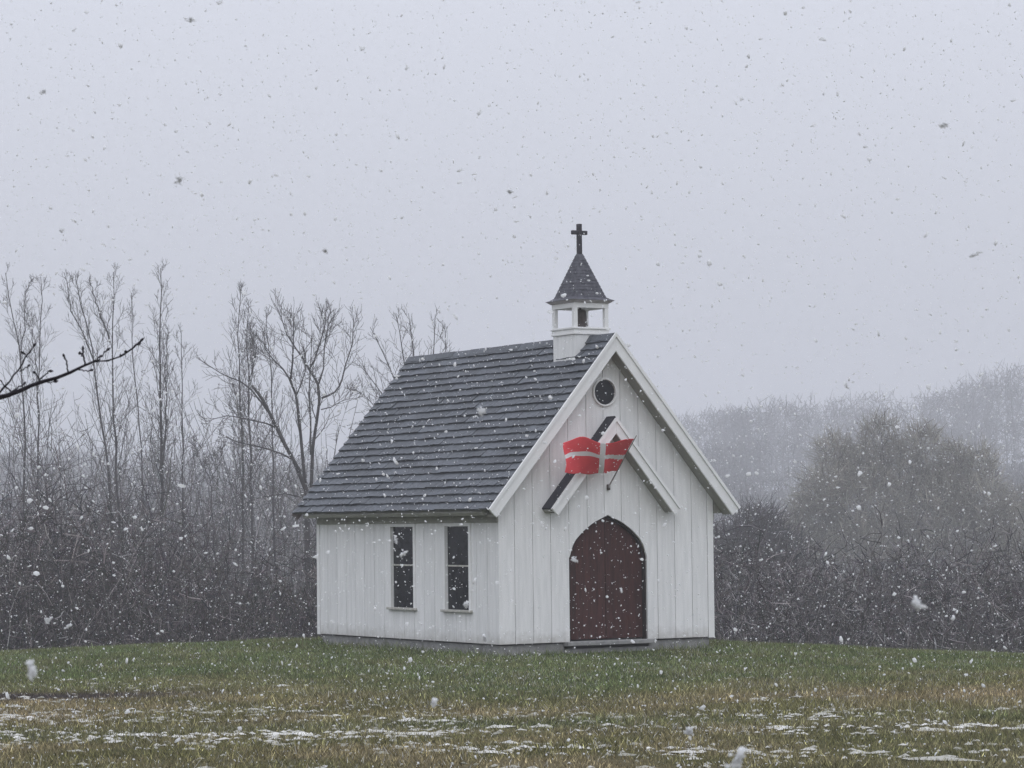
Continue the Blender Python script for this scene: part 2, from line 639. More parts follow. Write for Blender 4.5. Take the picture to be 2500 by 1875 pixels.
def tile_mesh(w, seed):
    r = np.random.default_rng(seed)
    g = .004
    k = w / TW
    ns = 4 if k > .7 else 2
    v, f = [], []
    L_ = EXP * 1.28
    cut = np.linspace(-w / 2 + g, w / 2 - g, ns + 1)
    cut[1:-1] += r.uniform(-.03, .03, ns - 1)
    for i in range(ns):                          # pressed shingles: stepped, with slanting joints
        a, b = cut[i], cut[i + 1] - (.004 if i < ns - 1 else 0)
        e = float(r.uniform(-.007, .007))
        hh = .024 + float(r.uniform(-.004, .008))
        tl = float(r.uniform(-.004, .006))
        sa = .045 if i else 0.0
        sb = .045 if i < ns - 1 else 0.0
        q = len(v)
        v += [(a, e, .010), (b, e, .010), (b, e + .003, .011 + hh - tl), (a, e + .003, .011 + hh + tl),
              (b + sb, L_, -.003), (a + sa, L_, -.003)]
        f += [(q, q + 1, q + 2, q + 3), (q + 3, q + 2, q + 4, q + 5), (q, q + 3, q + 5), (q + 1, q + 4, q + 2), (q, q + 5, q + 4, q + 1)]
    me_ = bpy.data.meshes.new('tile')
    me_.from_pydata(v, [], f)
    me_.materials.append(M['tile'])
    return me_


TILES = {1.0: [tile_mesh(TW, 10 + k) for k in range(6)], .5: [tile_mesh(TW / 2, 30 + k) for k in range(3)]}
back_pts, back_f = [], []
for r in range(ROWS):
    cells = [(c + .5, 1.0) for c in range(COLS)] if r % 2 == 0 else \
        [(.25, .5)] + [(c + 1.0, 1.0) for c in range(COLS - 1)] + [(COLS - .25, .5)]
    for cpos, wd in cells:
        base = np.array([-E, 0, ZR - SL * E]) + u_ * (r * EXP) + nrm * -.012
        y = Y0 + cpos * TW
        me_ = TILES[wd][int(rng.integers(len(TILES[wd])))]
        t = bpy.data.objects.new('tile', me_)
        Rm = ROTL @ Matrix.Rotation(float(rng.normal(0, .004)), 3, 'X') @ Matrix.Rotation(float(rng.normal(0, .005)), 3, 'Y')
        mw = Rm.to_4x4()
        mw.translation = Vector((base[0], y, base[2])) + Vector(nrm) * float(rng.uniform(-.002, .003))
        t.matrix_basis = mw
        link(t, roof)
# far slope, seen only from beyond the ridge: rows joined
fs = MB()
for r in range(ROWS):
    b0 = np.array([E, Y0, ZR - SL * E]) + np.array([-1, 0, SL]) / n_ * (r * EXP)
    nr = np.array([SL, 0, 1]) / n_
    b1 = b0 + np.array([-1, 0, SL]) / n_ * (EXP * 1.15)
    q = [b0 - nr * .02, b0 + nr * .02, b1 - nr * .008, b1 - nr * .025]
    fs.prism(q, (0, Y1 - Y0, 0))
tag(part(fs, 'tile_row', M['tile'], parent=roof), kind='stuff')
NR = 12
for k in range(NR):
    a = Y0 + .01 + (Y1 - Y0 - .02) * k / NR
    b = Y0 + .01 + (Y1 - Y0 - .02) * (k + 1) / NR - .006
    m = MB()
    dz = .006 * (k % 2)
    m.prism([(-.10, a, ZR - .085 + dz), (-.03, a, ZR + .012 + dz), (.03, a, ZR + .012 + dz), (.10, a, ZR - .085 + dz),
             (.085, a, ZR - .10 + dz), (-.085, a, ZR - .10 + dz)], (0, b - a, 0))
    part(m, 'ridge_tile', M['tile'], parent=roof)


def barge(x0s, y0, depth, zr, e, wid, name, mat, parent=None, cap=True):
    """pair of sloping gable boards meeting at the apex"""
    for s in (-1, 1):
        m = MB()
        dv = wid * n_                            # vertical depth of the board
        tipx, tipz = e, zr - SL * e
        cut = wid / n_ * SL                      # square cut at the lower end
        m.prism([(0, y0, zr), (s * tipx, y0, tipz), (s * (tipx - wid * SL / n_), y0, tipz - wid / n_), (0, y0, zr - dv)],
                (0, depth, 0))
        b = part(m, name, mat, .004, parent)
        if cap:
            m = MB()
            q = .045
            m.prism([(0, y0 - .022, zr + .012), (s * (tipx + .004), y0 - .022, tipz + .008),
                     (s * (tipx + .004 - q * SL / n_), y0 - .022, tipz + .008 - q / n_), (0, y0 - .022, zr + .012 - q * n_)],
                    (0, .0205, 0))
            if parent is None:
                m.build('edge_strip', mat, b)
            else:
                part(m, 'edge_strip', mat, .0, parent)


barge(0, Y0 - .03, .034, ZR + .012, E + .012, .185, 'bargeboard', M['trim'])
barge(0, Y1 - .004, .03, ZR - .012, E + .012, .15, 'bargeboard', M['copper'], cap=False)

# sloping soffits under the gable overhang
for s in (-1, 1):
    m = MB()
    d0, d1 = .150 * n_, .166 * n_
    xe = 2.20
    m.prism([(0, Y0 + .006, ZR - d0), (s * xe, Y0 + .006, ZR - d0 - SL * xe), (s * xe, Y0 + .006, ZR - d1 - SL * xe),
             (0, Y0 + .006, ZR - d1)], (0, -Y0 - .009, 0))
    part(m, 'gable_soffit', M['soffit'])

# boxed eaves
for s in (-1, 1):
    m = MB()
    zt = ZR - .085
    m.prism([(s * 2.03, Y0 + .01, zt - SL * 2.03 - .01), (s * 2.29, Y0 + .01, zt - SL * 2.29 - .01), (s * 2.20, Y0 + .01, 1.963), (s * 2.03, Y0 + .01, 1.963)]
            if False else
            [(s * 2.028, .0, zt - SL * 2.028 - .01), (s * 2.285, .0, zt - SL * 2.285 - .005), (s * 2.25, .0, 1.963),
             (s * 2.028, .0, 1.963)], (0, 5.98, 0))
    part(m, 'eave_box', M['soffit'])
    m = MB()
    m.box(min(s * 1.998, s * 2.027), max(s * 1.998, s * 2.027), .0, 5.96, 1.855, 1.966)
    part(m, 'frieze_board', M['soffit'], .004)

# side windows
for (o0, o1) in OPEN:
    m = MB()
    cx0, cx1 = o0 - .035, o1 + .035
    for (a, b, z0, z1) in ((cx0, o0 + .03, .50, 1.852), (o1 - .03, cx1, .50, 1.852), (o0 + .03, o1 - .03, 1.80, 1.852)):
        m.box(-2.022, -1.94, a, b, z0, z1)
    w = part(m, 'window', M['trim'], .004)
    m = MB()
    m.box(-2.06, -1.94, cx0 - .025, cx1 + .025, .465, .502)
    part(m, 'sill', M['sill'], .005, w)
    m = MB()
    m.box(-1.982, -1.945, o0 + .03, o1 - .03, 1.172, 1.197)
    part(m, 'glazing_bar', M['sill'], .003, w)
    for z0, z1 in ((.502, 1.172), (1.197, 1.80)):
        m = MB()
        m.box(-1.965, -1.955, o0 + .03, o1 - .03, z0, z1)
        part(m, 'pane', M['glass'], 0, w)

# round gable window
m = MB()
N = 40
rings = [(RR + .012, -.0), (RR + .012, -.03), (RR + .004, -.038), (RR - .012, -.038), (RR - .016, -.03), (RR - .016, .013)]
for r_, y_ in rings:
    for i in range(N):
        a = 2 * math.pi * i / N
        m.v.append((RC + r_ * math.cos(a), y_, RZ + r_ * math.sin(a)))
for k in range(len(rings) - 1):
    for i in range(N):
        j = (i + 1) % N
        m.f.append((k * N + i, k * N + j, (k + 1) * N + j, (k + 1) * N + i))
rw = part(m, 'round_window', M['trim'])
m = MB()
m.prism([(RC + (RR - .017) * math.cos(2 * math.pi * i / N), .004, RZ + (RR - .017) * math.sin(2 * math.pi * i / N)) for i in range(N)],
        (0, .01, 0))
part(m, 'pane', M['glass'], 0, rw)

# arched double door
m = MB()
for s in (-1, 1):
    ring = [(s * .7235, 0)] + [(s * (x - .0015), z) for x, z in ARCH[:-1]] + [(0, 1.9515)]
    inn = [(0, 1.915)] + [(s * max(x - .028, 0.002), z - .012) for x, z in reversed(ARCH[:-1])] + [(s * .696, 0)]
    m.prism([(x, .035, z) for x, z in ring + inn], (0, .10, 0))
part(m, 'door_jamb', M['jamb'])
for s in (-1, 1):
    m = MB()
    ring = [(s * .006, .02), (s * .69, .02)] + [(s * max(x - .03, .006), z - .015) for x, z in ARCH[:-1]] + [(s * .006, 1.91)]
    m.prism([(x, .118, z) for x, z in ring], (0, .03, 0))
    leaf = part(m, 'door', M['jamb'])
    edges = np.linspace(.006, .69, 6)
    for k in range(5):
        a, b = edges[k] + .0018, edges[k + 1] - .0018
        tops = [(x, max(inarch(x + .03) - .02, .3) if x + .03 < .725 else 1.27) for x in np.linspace(b, a, 5)]
        mm = MB()
        mm.prism([(s * a, .1, .03), (s * b, .1, .03)] + [(s * x, .1, z) for x, z in tops], (0, .018, 0))
        part(mm, 'plank', M['door'], 0, leaf)
m = MB()
m.box(-.83, .80, -.10, .16, -.062, .004)
part(m, 'doorstep', M['concrete'], .008)

# canopy over the door
CY, CZ, CE = -.255, 3.462, 1.205
m = MB()
for s in (-1, 1):
    m.prism([(0, CY + .034, CZ - .012), (s * CE, CY + .034, CZ - .012 - SL * CE), (s * (CE - .03), CY + .034, CZ - .05 - SL * CE),
             (0, CY + .034, CZ - .075)], (0, -CY - .036, 0))
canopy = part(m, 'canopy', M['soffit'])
for s in (-1, 1):
    m = MB()
    m.prism([(0, CY + .022, CZ + .03), (s * (CE + .015), CY + .022, CZ + .03 - SL * (CE + .015)),
             (s * (CE + .0), CY + .022, CZ - .011 - SL * CE), (0, CY + .022, CZ - .011)], (0, -CY - .024, 0))
    part(m, 'roof_sheet', M['felt'], .003, canopy)
    m = MB()
    d0, d1, xe = .128 * n_, .142 * n_, CE - .13
    m.prism([(0, CY + .036, CZ - d0), (s * xe, CY + .036, CZ - d0 - SL * xe), (s * xe, CY + .036, CZ - d1 - SL * xe),
             (0, CY + .036, CZ - d1)], (0, -CY - .039, 0))
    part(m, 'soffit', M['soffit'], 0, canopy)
barge(0, CY - .012, .033, CZ, CE, .16, 'bargeboard', M['trim'], canopy, cap=True)
for s in (-1, 1):
    m = MB()
    m.prism([(s * (CE - .03), CY + .034, CZ - .052 - SL * CE), (s * (CE - .12), CY + .034, CZ - .052 - SL * CE),
             (s * (CE - .12), CY + .034, CZ - .08 - SL * (CE - .12))], (0, -CY - .036, 0))
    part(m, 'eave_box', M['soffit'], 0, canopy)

# belfry
YC = .725
m = MB()
h = .315
m.box(-h, h, YC - h, YC + h, 4.335, 4.80)
m.box(-h - .012, h + .012, YC - h - .012, YC + h + .012, 4.335, 4.375)
st = part(m, 'belfry', M['paint'], .004)
m = MB()
m.box(-.34, .34, YC - .34, YC + .34, 4.80, 4.835)
m.box(-.33, .33, YC - .33, YC + .33, 4.835, 4.885)
m.box(-.347, .347, YC - .347, YC + .347, 4.885, 4.915)
part(m, 'ledge', M['trim'], .004, st)
pw = .07
for a in (-1, 1):
    for b in (-1, 1):
        m = MB()
        x, y = a * (.325 - pw / 2), YC + b * (.325 - pw / 2)
        m.box(x - pw / 2, x + pw / 2, y - pw / 2, y + pw / 2, 4.915, 5.225)
        part(m, 'post', M['trim'], .004, st)
m = MB()
m.box(-.326, .326, YC - .326, YC - .256, 5.225, 5.30)
m.box(-.326, .326, YC + .256, YC + .326, 5.225, 5.30)
m.box(-.326, -.256, YC - .2555, YC + .2555, 5.225, 5.30)
m.box(.256, .326, YC - .2555, YC + .2555, 5.225, 5.30)
m.box(-.25, .25, YC - .25, YC + .25, 5.27, 5.295)
part(m, 'header_beam', M['trim'], 0, st)
m = MB()
m.frustum(0, YC, 5.302, .335, 5.345, .395)
part(m, 'cornice', M['cornice'], 0, st)
sp = MB()
prof = [(.405, 5.347), (.345, 5.372), (.298, 5.405)]
top_z = 6.105
sp.frustum(0, YC, 5.347, .405, 5.372, .345)
sp.frustum(0, YC, 5.3725, .345, 5.405, .295)
NC = 13
for k in range(NC):                              # overlapping shingle courses
    z0 = 5.405 + (top_z - 5.405) * k / NC
    z1 = 5.405 + (top_z - 5.405) * (k + 1) / NC
    hh = lambda z: .295 * (top_z - z) / (top_z - 5.405) + .036 * (z - 5.405) / (top_z - 5.405)
    sp.frustum(0, YC, z0 + .0006, hh(z0) + .007, z1, hh(z1) + .001)
part(sp, 'spire', M['spire'], 0, st)
m = MB()
m.box(-.034, .034, YC - .034, YC + .034, 6.09, 6.585)
m.box(-.14, -.0345, YC - .03, YC + .03, 6.415, 6.478)
m.box(.0345, .14, YC - .03, YC + .03, 6.415, 6.478)
part(m, 'cross', M['iron'], .004, st)
m = MB()
m.lathe(0, YC, [(.0, 5.225), (.06, 5.22), (.095, 5.195), (.104, 5.12), (.108, 5.0), (.122, 4.95), (.10, 4.94), (.0, 4.96)], 20)
m.box(-.012, .012, YC - .012, YC + .012, 5.19, 5.272)
part(m, 'bell', M['bronze'], 0, st)

# ------------------------------------------------------------------ flag on the gable
flag = empty('flag', (0, -.03, 2.36))
tag(flag, 'red flag with a white cross blowing left from a slanting pole above the chapel door', 'flag')
fo = (0, .03, -2.36)


def fpart(me, name, mat=None):
    return obj(name, me, mat, flag, fo)


tip = np.array([0, -.825, 3.165])
foot = np.array([0, -.04, 2.40])
P = np.linspace(foot, tip, 6)[None]
fpart(tubes_mesh('pole', [(P, np.array([[.011, .011, .010, .009, .008, .006]]), 10)]), 'pole', M['wood'])
m = MB()
m.box(-.022, .022, -.05, -.001, 2.34, 2.43)
fpart(m.mesh('bracket', .006), 'bracket', M['bronze'])
nsx, nty = 74, 42
S, T = np.meshgrid(np.linspace(0, 1, nsx + 1), np.linspace(0, 1, nty + 1))
H0, H1 = np.array([-.013, -.775, 3.115]), np.array([-.013, -.285, 2.640])
F0, F1 = np.array([-1.155, -.58, 3.030]), np.array([-1.165, -.57, 2.595])
A = H0 + (H1 - H0) * T[..., None]
B = F0 + (F1 - F0) * T[..., None]
G_ = S + (.085 - .165 * T) * 4 * S * (1 - S)
Q = A + (B - A) * G_[..., None]
wv = np.sin(S * 9.0 + T * 1.6) * .055 * np.minimum(S * 3, 1)
Q[..., 1] += wv * .8 + .06 * np.sin(math.pi * S) * (T - .5)
Q[..., 2] += (.10 * np.exp(-((S - .72) / .2) ** 2) - .035 * np.exp(-((S - .35) / .15) ** 2)) * (1 - T) \
    - .035 * np.sin(math.pi * S) * (.3 + .7 * T) + .008 * np.sin(S * 21 + T * 5)
Q[..., 0] += .02 * np.sin(T * 6 + S * 4) * S
ii = np.arange((nsx + 1) * (nty + 1)).reshape(nty + 1, nsx + 1)
FF_ = np.stack([ii[:-1, :-1], ii[:-1, 1:], ii[1:, 1:], ii[1:, :-1]], -1)
me = np_mesh('cloth', Q, FF_.reshape(-1, 4), smooth=True)
me.materials.append(M['red'])
me.materials.append(M['white'])
cs = (np.arange(nsx) + .5) / nsx
ct = (np.arange(nty) + .5) / nty
bar = ((cs[None] > .345) & (cs[None] < .44)) | (np.abs(ct[:, None] - .44 - .13 * np.maximum(0, 1 - cs[None] / .4)) < .066)
me.polygons.foreach_set('material_index', bar.ravel().astype(np.int32))
cl = fpart(me, 'cloth')
so = cl.modifiers.new('thickness', 'SOLIDIFY')
so.thickness = .003


# ------------------------------------------------------------------ trees
def norm(v):
    return v / (np.linalg.norm(v) + 1e-9)


class Tree:
    def __init__(self, seed, rmin=.0075):
        self.r = np.random.default_rng(seed)
        self.rmin = rmin
        self.lv = {}

    def add(self, level, pts, rad):
        self.lv.setdefault((level, len(pts)), []).append((pts, rad))

    def limb(self, p, d, L_, r0, K, up, wig):
        pts = [p]
        d = norm(d)
        for i in range(K - 1):
            d = norm(d + self.r.normal(0, wig, 3) + np.array([0, 0, up]))
            pts.append(pts[-1] + d * L_ / (K - 1))
        pts = np.array(pts)
        r1 = max(r0 * .35, self.rmin * .7)
        return pts, np.linspace(r0, r1, K)

    def spawn(self, pts, rad, level, n, t0, lenf, ang, ratio, up, wig, K, az0=None):
        """children along a parent limb"""
        out = []
        seg = np.linalg.norm(np.diff(pts, axis=0), axis=1)
        cum = np.concatenate([[0], np.cumsum(seg)]) / seg.sum()
        tot = seg.sum()
        az = self.r.uniform(0, 6.28)
        for i in range(n):
            t = t0 + (1 - t0) * (i + self.r.uniform(.1, .9)) / n
            p = np.array([np.interp(t, cum, pts[:, k]) for k in range(3)])
            k = min(np.searchsorted(cum, t), len(pts) - 1)
            tan = norm(pts[k] - pts[k - 1])
            az += 2.4 + self.r.normal(0, .4)
            a1 = norm(np.cross(tan, [.3, .5, .81]))
            a2 = np.cross(tan, a1)
            rad_dir = a1 * math.cos(az) + a2 * math.sin(az)
            an = ang * self.r.uniform(.7, 1.3)
            d = tan * math.cos(an) + rad_dir * math.sin(an)
            L_ = lenf(t, tot) * self.r.uniform(.7, 1.25)
            r0 = max(np.interp(t, cum, rad) * ratio * self.r.uniform(.75, 1.1), self.rmin)
            q, rr = self.limb(p, d, L_, r0, K, up, wig)
            self.add(level, q, rr)
            out.append((q, rr))
        return out

    def sets(self, levels):
        s = []
        for (lv, K), lst in self.lv.items():
            if lv in levels:
                s.append((np.array([a for a, b in lst]), np.array([b for a, b in lst]), 8 if lv == 0 else (5 if lv == 1 else 3)))
        return s

    def build(self, name, label, cat='tree', group=None, crown_mat=None, bark=None):
        base = self.base
        root = empty(name, tuple(base))
        tag(root, label, cat, group)
        o = obj('trunk', tubes_mesh('trunk', self.sets((0,))), bark or M['bark'], root, tuple(-base))
        o2 = obj('crown', tubes_mesh('crown', self.sets((1, 2, 3)), tone=(.095, .088, .087)), crown_mat or M['twig'], root, tuple(-base))
        return root


DS = 1.4                                       # the survey distances below are multiplied by this


def px_path(path, D, r, wob=.12):
    D = D * DS
    pts = np.array([world_at(x, y, D) for x, y in path])
    w = np.cumsum(r.normal(0, wob, len(pts)))
    pts += FH[None] * w[:, None]
    # resample
    K = 14
    seg = np.concatenate([[0], np.cumsum(np.linalg.norm(np.diff(pts, axis=0), axis=1))])
    t = np.linspace(0, seg[-1], K)
    return np.stack([np.interp(t, seg, pts[:, k]) for k in range(3)], -1)


def ground_pt(px, D):
    D = D * DS
    p = world_at(px, 1500, D)
    u, v = uv_of(p[0], p[1])
    return np.array([p[0], p[1], float(ground_z(u, v)) - .05])


def slim_tree(seed, D, leaders, r0, label, nb=26, bl=.27, ang=.62, up=.16, t0=.25, twigs=5, name='bare_tree'):
    T_ = Tree(seed)
    first = True
    for path, rr in leaders:
        pts = px_path(path, D, T_.r)
        if first:
            b = ground_pt(path[0][0], D)
            T_.base = b
            pts = np.vstack([b[None], pts])
            pts[1, :2] = pts[1, :2] * .5 + b[:2] * .5 if pts[1, 2] < b[2] + .5 else pts[1, :2]
            K = 15
            seg = np.concatenate([[0], np.cumsum(np.linalg.norm(np.diff(pts, axis=0), axis=1))])
            t = np.linspace(0, seg[-1], K)
            pts = np.stack([np.interp(t, seg, pts[:, k]) for k in range(3)], -1)
        pts[1:-1] += T_.r.normal(0, .025, (len(pts) - 2, 3))
        rad = np.interp(np.linspace(0, 1, len(pts)), [0, .5, 1], [rr * .9, rr * .58, .013])
        T_.add(0, pts, rad)
        H = np.linalg.norm(pts[-1] - pts[0])
        n = nb if first else max(10, nb // 2)
        br = T_.spawn(pts, rad, 1, n, t0 if first else .1, lambda t, tot: H * bl * (1.02 - t) ** .8 + .12, ang, .42, up, .09, 7)
        for q, ra in br:
            tw = T_.spawn(q, ra, 2, twigs, .2, lambda t, tot: tot * .42 * (1.15 - t) + .15, .6, .55, .12, .12, 5)
            for q2, ra2 in tw:
                if T_.r.random() < .6:
                    T_.spawn(q2, ra2, 3, 3, .3, lambda t, tot: tot * .5 + .08, .6, .7, .10, .12, 4)
        first = False
    return T_.build(name, label, group='bare trees left of the chapel')


slim_tree(1, 80, [([(58, 1300), (58, 1000), (48, 860), (28, 760), (12, 665)], .07), ([(50, 880), (60, 800), (62, 720), (75, 690)], .03)], .07,
          'slender bare tree at the very left edge of the picture', 24)
slim_tree(2, 82, [([(92, 1300), (92, 1010), (97, 850), (105, 760), (101, 676)], .065), ([(93, 960), (85, 860), (70, 770)], .03)], .06,
          'slender bare tree just right of the leftmost tree, its trunk crossed by the dark branch', 24)
slim_tree(3, 78, [([(272, 1300), (262, 1110), (245, 1010), (231, 900), (222, 820), (203, 760), (188, 675)], .075),
                  ([(229, 880), (205, 815), (178, 760), (160, 678)], .035)], .07,
          'bare tree with a crooked leaning trunk behind the tip of the dark branch', 24)
slim_tree(4, 79, [([(290, 1300), (284, 1120), (275, 950), (269, 830), (281, 740), (277, 664)], .075),
                  ([(268, 835), (240, 760), (230, 720), (221, 682)], .04)], .07,
          'bare tree with a straight trunk forking near its top, right of the crooked one', 24)
slim_tree(5, 88, [([(353, 1300), (348, 1080), (335, 960), (323, 850), (322, 716)], .055)], .05,
          'thin faint bare tree between the forked tree and the tall poplar-like tree', 18)
slim_tree(6, 76, [([(395, 1400), (392, 1180), (390, 950), (390, 780), (391, 654)], .09), ([(398, 1170), (405, 1040), (405, 900), (412, 810)], .045)], .09,
          'tallest bare tree, straight and poplar-like with steep short branches', 36, .22, .55, .2, .2, 5)
slim_tree(7, 84, [([(449, 1350), (446, 1100), (443, 950), (443, 806)], .055)], .05,
          'short thin bare tree just right of the tallest tree', 20, .3)
slim_tree(8, 80, [([(594, 1400), (595, 1100), (589, 1000), (585, 900), (588, 800), (594, 710)], .07)], .06,
          'bare tree with a narrow tip, left one of a close pair near the spreading tree', 30, .26, .6, .2, .25)
slim_tree(9, 78, [([(617, 1350), (609, 1050), (611, 920), (600, 830), (607, 750)], .075), ([(611, 930), (620, 860), (612, 800)], .03)], .07,
          'bare tree with dense twiggy top, right one of a close pair by the spreading tree', 30, .26, .65, .2, .35, 6)
slim_tree(10, 82, [([(672, 1350), (665, 1000), (662, 900), (655, 830), (652, 765)], .06)], .05,
          'thin bare tree standing behind the left limbs of the spreading tree', 22, .28)
slim_tree(13, 72, [([(527, 1420), (518, 1250), (513, 1165)], .04), ([(513, 1170), (495, 1140), (470, 1080)], .02), ([(514, 1180), (535, 1130), (548, 1085)], .02)], .04,
          'low forked sapling standing among the brush between the taller trees', 8, .3, .7)

# the spreading tree at the chapel's rear corner
T_ = Tree(50, .008)
D = 66
T_.base = ground_pt(752, D)
LIMBS = [([(752, 1560), (750, 1400), (750, 1260), (750, 1195)], .15, .13),
         ([(748, 1200), (722, 1130), (695, 1080), (668, 1020), (645, 975), (622, 945)], .105, .06),
         ([(668, 1025), (640, 985), (612, 950), (585, 930), (545, 915), (490, 880)], .05, .014),
         ([(675, 1045), (655, 1035), (610, 1025), (560, 1015), (530, 1022), (505, 1030)], .045, .012),
         ([(735, 1150), (712, 1120), (680, 1105), (640, 1092), (575, 1078), (540, 1062)], .055, .02),
         ([(746, 1190), (738, 1100), (732, 1030), (724, 965), (708, 925)], .085, .055),
         ([(709, 928), (690, 900), (664, 875), (645, 850), (638, 820)], .045, .014),
         ([(709, 926), (716, 890), (720, 850), (722, 800), (724, 770)], .05, .016),
         ([(724, 965), (740, 935), (752, 905), (752, 870)], .035, .014),
         ([(760, 1190), (765, 1090), (775, 1030), (783, 975), (778, 935), (755, 900)], .085, .055),
         ([(755, 902), (740, 875), (722, 850), (700, 815), (688, 775), (672, 742)], .045, .012),
         ([(755, 902), (768, 880), (782, 840), (795, 800), (797, 760)], .045, .013),
         ([(778, 938), (790, 900), (792, 850), (800, 800), (815, 770)], .04, .013),
         ([(785, 972), (815, 960), (832, 935), (842, 890), (858, 840), (862, 765)], .05, .012),
         ([(784, 1000), (810, 995), (840, 980), (865, 975)], .028, .010),
         ([(758, 1110), (756, 1020), (750, 960), (752, 900), (756, 820)], .05, .014),
         ([(752, 1190), (738, 1215), (700, 1205), (640, 1215), (590, 1235)], .035, .012)]
for k, (path, ra, rb) in enumerate(LIMBS):
    pts = px_path(path, D, T_.r, .0)
    if k:
        bow = np.sin(np.linspace(0, 1.4, len(pts))) * T_.r.normal(0, .7)
        pts += FH[None] * bow[:, None]
    if k == 0:
        pts[0] = T_.base
    rad = np.linspace(ra, rb, len(pts)) * .72
    T_.add(0, pts, rad)
    if k == 0:
        continue
    H = np.linalg.norm(pts[-1] - pts[0])
    br = T_.spawn(pts, rad, 1, 6 if k in (1, 5, 9) else 10, .35 if k in (1, 5, 9) else .2, lambda t, tot: .35 + 1.2 * (1 - t), .75, .4, .13, .12, 7)
    for q, r2 in br:
        tw = T_.spawn(q, r2, 2, 5, .2, lambda t, tot: tot * .45 + .1, .6, .65, .10, .12, 5)
        for q2, r3 in tw:
            if T_.r.random() < .3:
                T_.spawn(q2, r3, 3, 2, .3, lambda t, tot: tot * .5 + .06, .6, .7, .1, .12, 4)
T_.build('spreading_tree', 'large bare spreading tree with several thick limbs at the rear left corner of the chapel', group=None)

# tree behind the ridge
T_ = Tree(61, .008)
D = 72
T_.base = ground_pt(1020, D)
for k, (path, ra, rb) in enumerate([([(1020, 1560), (1020, 1300), (1018, 1080)], .14, .11),
                                    ([(1018, 1090), (985, 1000), (965, 930), (940, 870), (905, 800)], .06, .013),
                                    ([(1010, 1060), (950, 985), (910, 930), (878, 890)], .05, .012),
                                    ([(1018, 1080), (1000, 960), (985, 870), (975, 800), (965, 765)], .06, .013),
                                    ([(1018, 1080), (1020, 950), (1010, 850), (1000, 770)], .06, .013),
                                    ([(1018, 1080), (1050, 950), (1058, 860), (1062, 765)], .06, .013),
                                    ([(1018, 1080), (1075, 960), (1088, 860), (1085, 790)], .05, .012),
                                    ([(1005, 1060), (945, 1030), (900, 975), (862, 945)], .04, .010)]):
    pts = px_path(path, D, T_.r, .0)
    if k:
        pts += FH[None] * (np.sin(np.linspace(0, 1.4, len(pts))) * T_.r.normal(0, .7))[:, None]
    else:
        pts[0] = T_.base
    rad = np.linspace(ra, rb, len(pts)) * .72
    T_.add(0, pts, rad)
    if k:
        for q, r2 in T_.spawn(pts, rad, 1, 11, .2, lambda t, tot: .3 + 1.2 * (1 - t), .7, .4, .13, .12, 7):
            for q2, r3 in T_.spawn(q, r2, 2, 5, .15, lambda t, tot: tot * .45 + .1, .6, .65, .10, .12, 5):
                if T_.r.random() < .25:
                    T_.spawn(q2, r3, 3, 2, .3, lambda t, tot: tot * .5 + .06, .6, .7, .1, .12, 4)
T_.build('broad_tree', 'bare tree whose twigs fan out above the chapel ridge, left of the belfry')


# ------------------------------------------------------------------ thickets, rounded tree and far wood
def twig_cloud(P0, D0, Ln, r0, K, wig, up, g):
    """vectorised wavy twigs from start points P0 with directions D0"""
    N_ = len(P0)
    pts = np.empty((N_, K, 3))
    pts[:, 0] = P0
    d = D0 / (np.linalg.norm(D0, axis=1, keepdims=True) + 1e-9)
    for k in range(1, K):
        d = d + g.normal(0, wig, (N_, 3)) + np.array([0, 0, up])
        d /= np.linalg.norm(d, axis=1, keepdims=True)
        pts[:, k] = pts[:, k - 1] + d * (Ln / (K - 1))[:, None]
    rad = r0[:, None] * np.linspace(1, .45, K)[None]
    return pts, rad


def thicket(name, label, u0, u1, v0, v1, hfun, nst, ntw, g, mat, rs=.013, rt=.0065, tone=(.060, .053, .052)):
    u = g.uniform(u0, u1, nst)
    v = g.uniform(v0, v1, nst)
    clump = fbm(u * .45 + 11, v * .3 + 5, 3)
    x, y = xy_of(u, v)
    z = ground_z(u, v) - .05
    H = hfun(u) * (.2 + 1.4 * clump) * g.uniform(.4, 1.15, nst)
    d = np.stack([g.normal(0, .34, nst), g.normal(0, .34, nst), np.ones(nst)], -1)
    P, R_ = twig_cloud(np.stack([x, y, z], -1), d, H, np.full(nst, rs) * g.uniform(.6, 1.2, nst), 6, .16, .04, g)
    k = g.integers(0, nst, ntw)
    t = g.uniform(0.02, 1, ntw) ** .8 * 4.95
    i0 = t.astype(int)
    f = (t - i0)[:, None]
    S_ = P[k, i0] * (1 - f) + P[k, np.minimum(i0 + 1, 5)] * f
    td = P[k, np.minimum(i0 + 1, 5)] - P[k, i0]
    td /= np.linalg.norm(td, axis=1, keepdims=True) + 1e-9
    dd = td * .3 + g.normal(0, .8, (ntw, 3))
    P2, R2 = twig_cloud(S_, dd, g.uniform(.25, .85, ntw) * np.clip(H[k] / 3, .5, 1.3), np.full(ntw, rt) * g.uniform(.6, 1.5, ntw), 3, .38, .03, g)
    me_ = tubes_mesh(name, [(P, R_, 3), (P2, R2, 3)], smooth=False, tone=tone, spread=.85)
    o = obj(name, me_, mat)
    return tag(o, label, kind='stuff')


